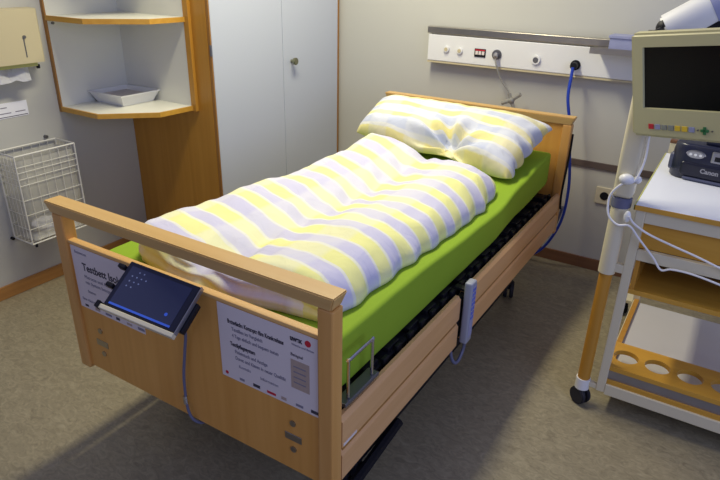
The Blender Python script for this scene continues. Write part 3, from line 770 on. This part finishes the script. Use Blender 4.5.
ed = [e for e in bm.edges if (all(abs(v.co.z) < 1e-6 for v in e.verts) and all((abs(v.co.x) < 1e-6 or abs(v.co.x-Wm) < 1e-6) for v in e.verts)) or (abs(e.verts[0].co.z-e.verts[1].co.z) > .03 and all(v.co.z > -.036 for v in e.verts))]
bmesh.ops.bevel(bm, geom=ed, offset=.008, segments=3, affect='EDGES')
case = mk('case', bm, M['monitor_case'], mon)
B().box(.039, Wm-.039, -.207, -.039, -.0078, -.006).go('screen', M['screen_off'], mon)
for i, c in enumerate(['red', 'bluecloth', 'silver', 'silver', 'yellow', 'yellow', 'bluecloth']):
    x = .054+i*.0195; B().box(x, x+.0155, -.268, -.253, .0, .002, .0008).go('button', M[c], mon)
k = B(); k.box(.203, .225, -.265, -.257, 0, .003, .001); k.box(.210, .218, -.272, -.250, 0, .003, .001); k.go('direction_key', M['green_k'], mon)
for x in (.196, .234): B().cyl((x, -.261, 0), (x, -.261, .002), .0025).go('button', M['dark_steel'], mon)
iM = (Matrix.Translation(P) @ R_.to_4x4()).inverted()
k = B(); k.tube([iM @ Vector((px_+.02, py_-.005, 1.20)), iM @ Vector((px_+.11, py_-.075, 1.20))], .018, 10); k.go('mount_arm', M['cable_g'], mon)

# ------------------------------------------------------------------ printer
pr_ = thing('inkjet_printer', 'black inkjet printer standing on the white cart top', 'printer', (1.448, 1.490, .8205), (0, 0, math.radians(-9)), local=True)
bm = bmesh.new(); prof = []
W_, D_, Hp = .42, .24, .128
pts = []
for cx_, cy_, a0 in ((.05, .05, 180), (W_-.05, .05, 270), (W_-.03, D_-.03, 0), (.03, D_-.03, 90)):
    rr = .05 if cy_ < .1 else .03
    for q in range(6): a = math.radians(a0+q*18); pts.append((cx_+rr*math.cos(a), cy_+rr*math.sin(a)))
lv = []
for z, f in ((0, .015), (.006, .004), (.05, .0), (.10, .004), (.122, .012), (Hp, .025)):
    lv.append([bm.verts.new((W_/2+(x-W_/2)*(1-f*2), D_/2+(y-D_/2)*(1-f*3), z)) for x, y in pts])
for a, b_ in zip(lv, lv[1:]):
    for i in range(len(pts)): bm.faces.new((a[i], a[(i+1) % len(pts)], b_[(i+1) % len(pts)], b_[i]))
bm.faces.new(lv[0][::-1]); bm.faces.new(lv[-1]); bmesh.ops.recalc_face_normals(bm, faces=bm.faces)
sm(mk('body', bm, M['printer'], pr_), 50)
sm(B().box(.10, .36, .03, .22, .124, .150, .010, 3).go('scanner_lid', M['printer'], pr_))
B().box(.045, .385, -.006, .02, .014, .066, .008, 3).go('paper_tray', M['navy'], pr_)
B().box(.060, .375, -.010, .012, .004, .013, .003, 3).go('tray_edge', M['printer_g'], pr_)
k = B(); k.cyl((.085, .010, .096), (.085, -.002, .094), .022, .022, 24, .003); bmesh.ops.scale(k.bm, vec=(1.5, 1, .7), verts=k.bm.verts, space=Matrix.Translation((-.085, 0, -.095))); pad = k.go('button_pad', M['silver'], pr_)
for dx in (-.016, .0, .016): B().cyl((.085+dx, -.001, .095), (.085+dx, -.004, .095), .005, n=12).go('button', M['plastic_w'], pad)
B().box(.135, .255, -.002, .012, .076, .116, .004).go('display_panel', M['silver'], pr_)
B().box(.147, .243, -.0035, -.002, .084, .100, .001).go('display', M['black'], pr_)
text('maker_name', 'Canon', .022, M['silver'], pr_, (.112, -.0072, .036), (math.radians(90), 0, 0), 1.0, .0008)
sm(B().box(-.004, .030, .02, .07, .02, .085, .012, 3).go('side_cheek', M['printer_g'], pr_))

# ------------------------------------------------------------------ cables on the cart
o = B().tube(spline([(1.408, 1.095, 1.05), (1.412, 1.085, .97), (1.398, 1.070, .905), (1.365, 1.066, .890), (1.338, 1.070, .85), (1.336, 1.068, .81), (1.348, 1.062, .775), (1.378, 1.060, .755), (1.412, 1.066, .757), (1.445, 1.075, .72), (1.50, 1.085, .66), (1.53, 1.085, .625), (1.56, 1.085, .635), (1.62, 1.085, .635), (1.70, 1.085, .622), (1.80, 1.085, .60)], 10), .0036).go('white_cable', M['cable_w'])
tag(o, 'white cable looped round the cart post with a low dip over the second bar', 'cable')
o = B().tube(spline([(1.405, 1.062, .790), (1.425, 1.070, .765), (1.47, 1.088, .735), (1.54, 1.088, .715), (1.62, 1.088, .695), (1.70, 1.088, .672), (1.80, 1.088, .65)], 10), .0036).go('white_cable', M['cable_w'])
tag(o, 'white cable crossing the honey wood drawer front of the cart', 'cable')
k = B(); k.ball((1.400, 1.070, .785), .011, (1, .8, 1.8))
o = k.go('cable_connector', M['plastic_w']); tag(o, 'white cable connector at the front left corner of the cart top', 'connector')
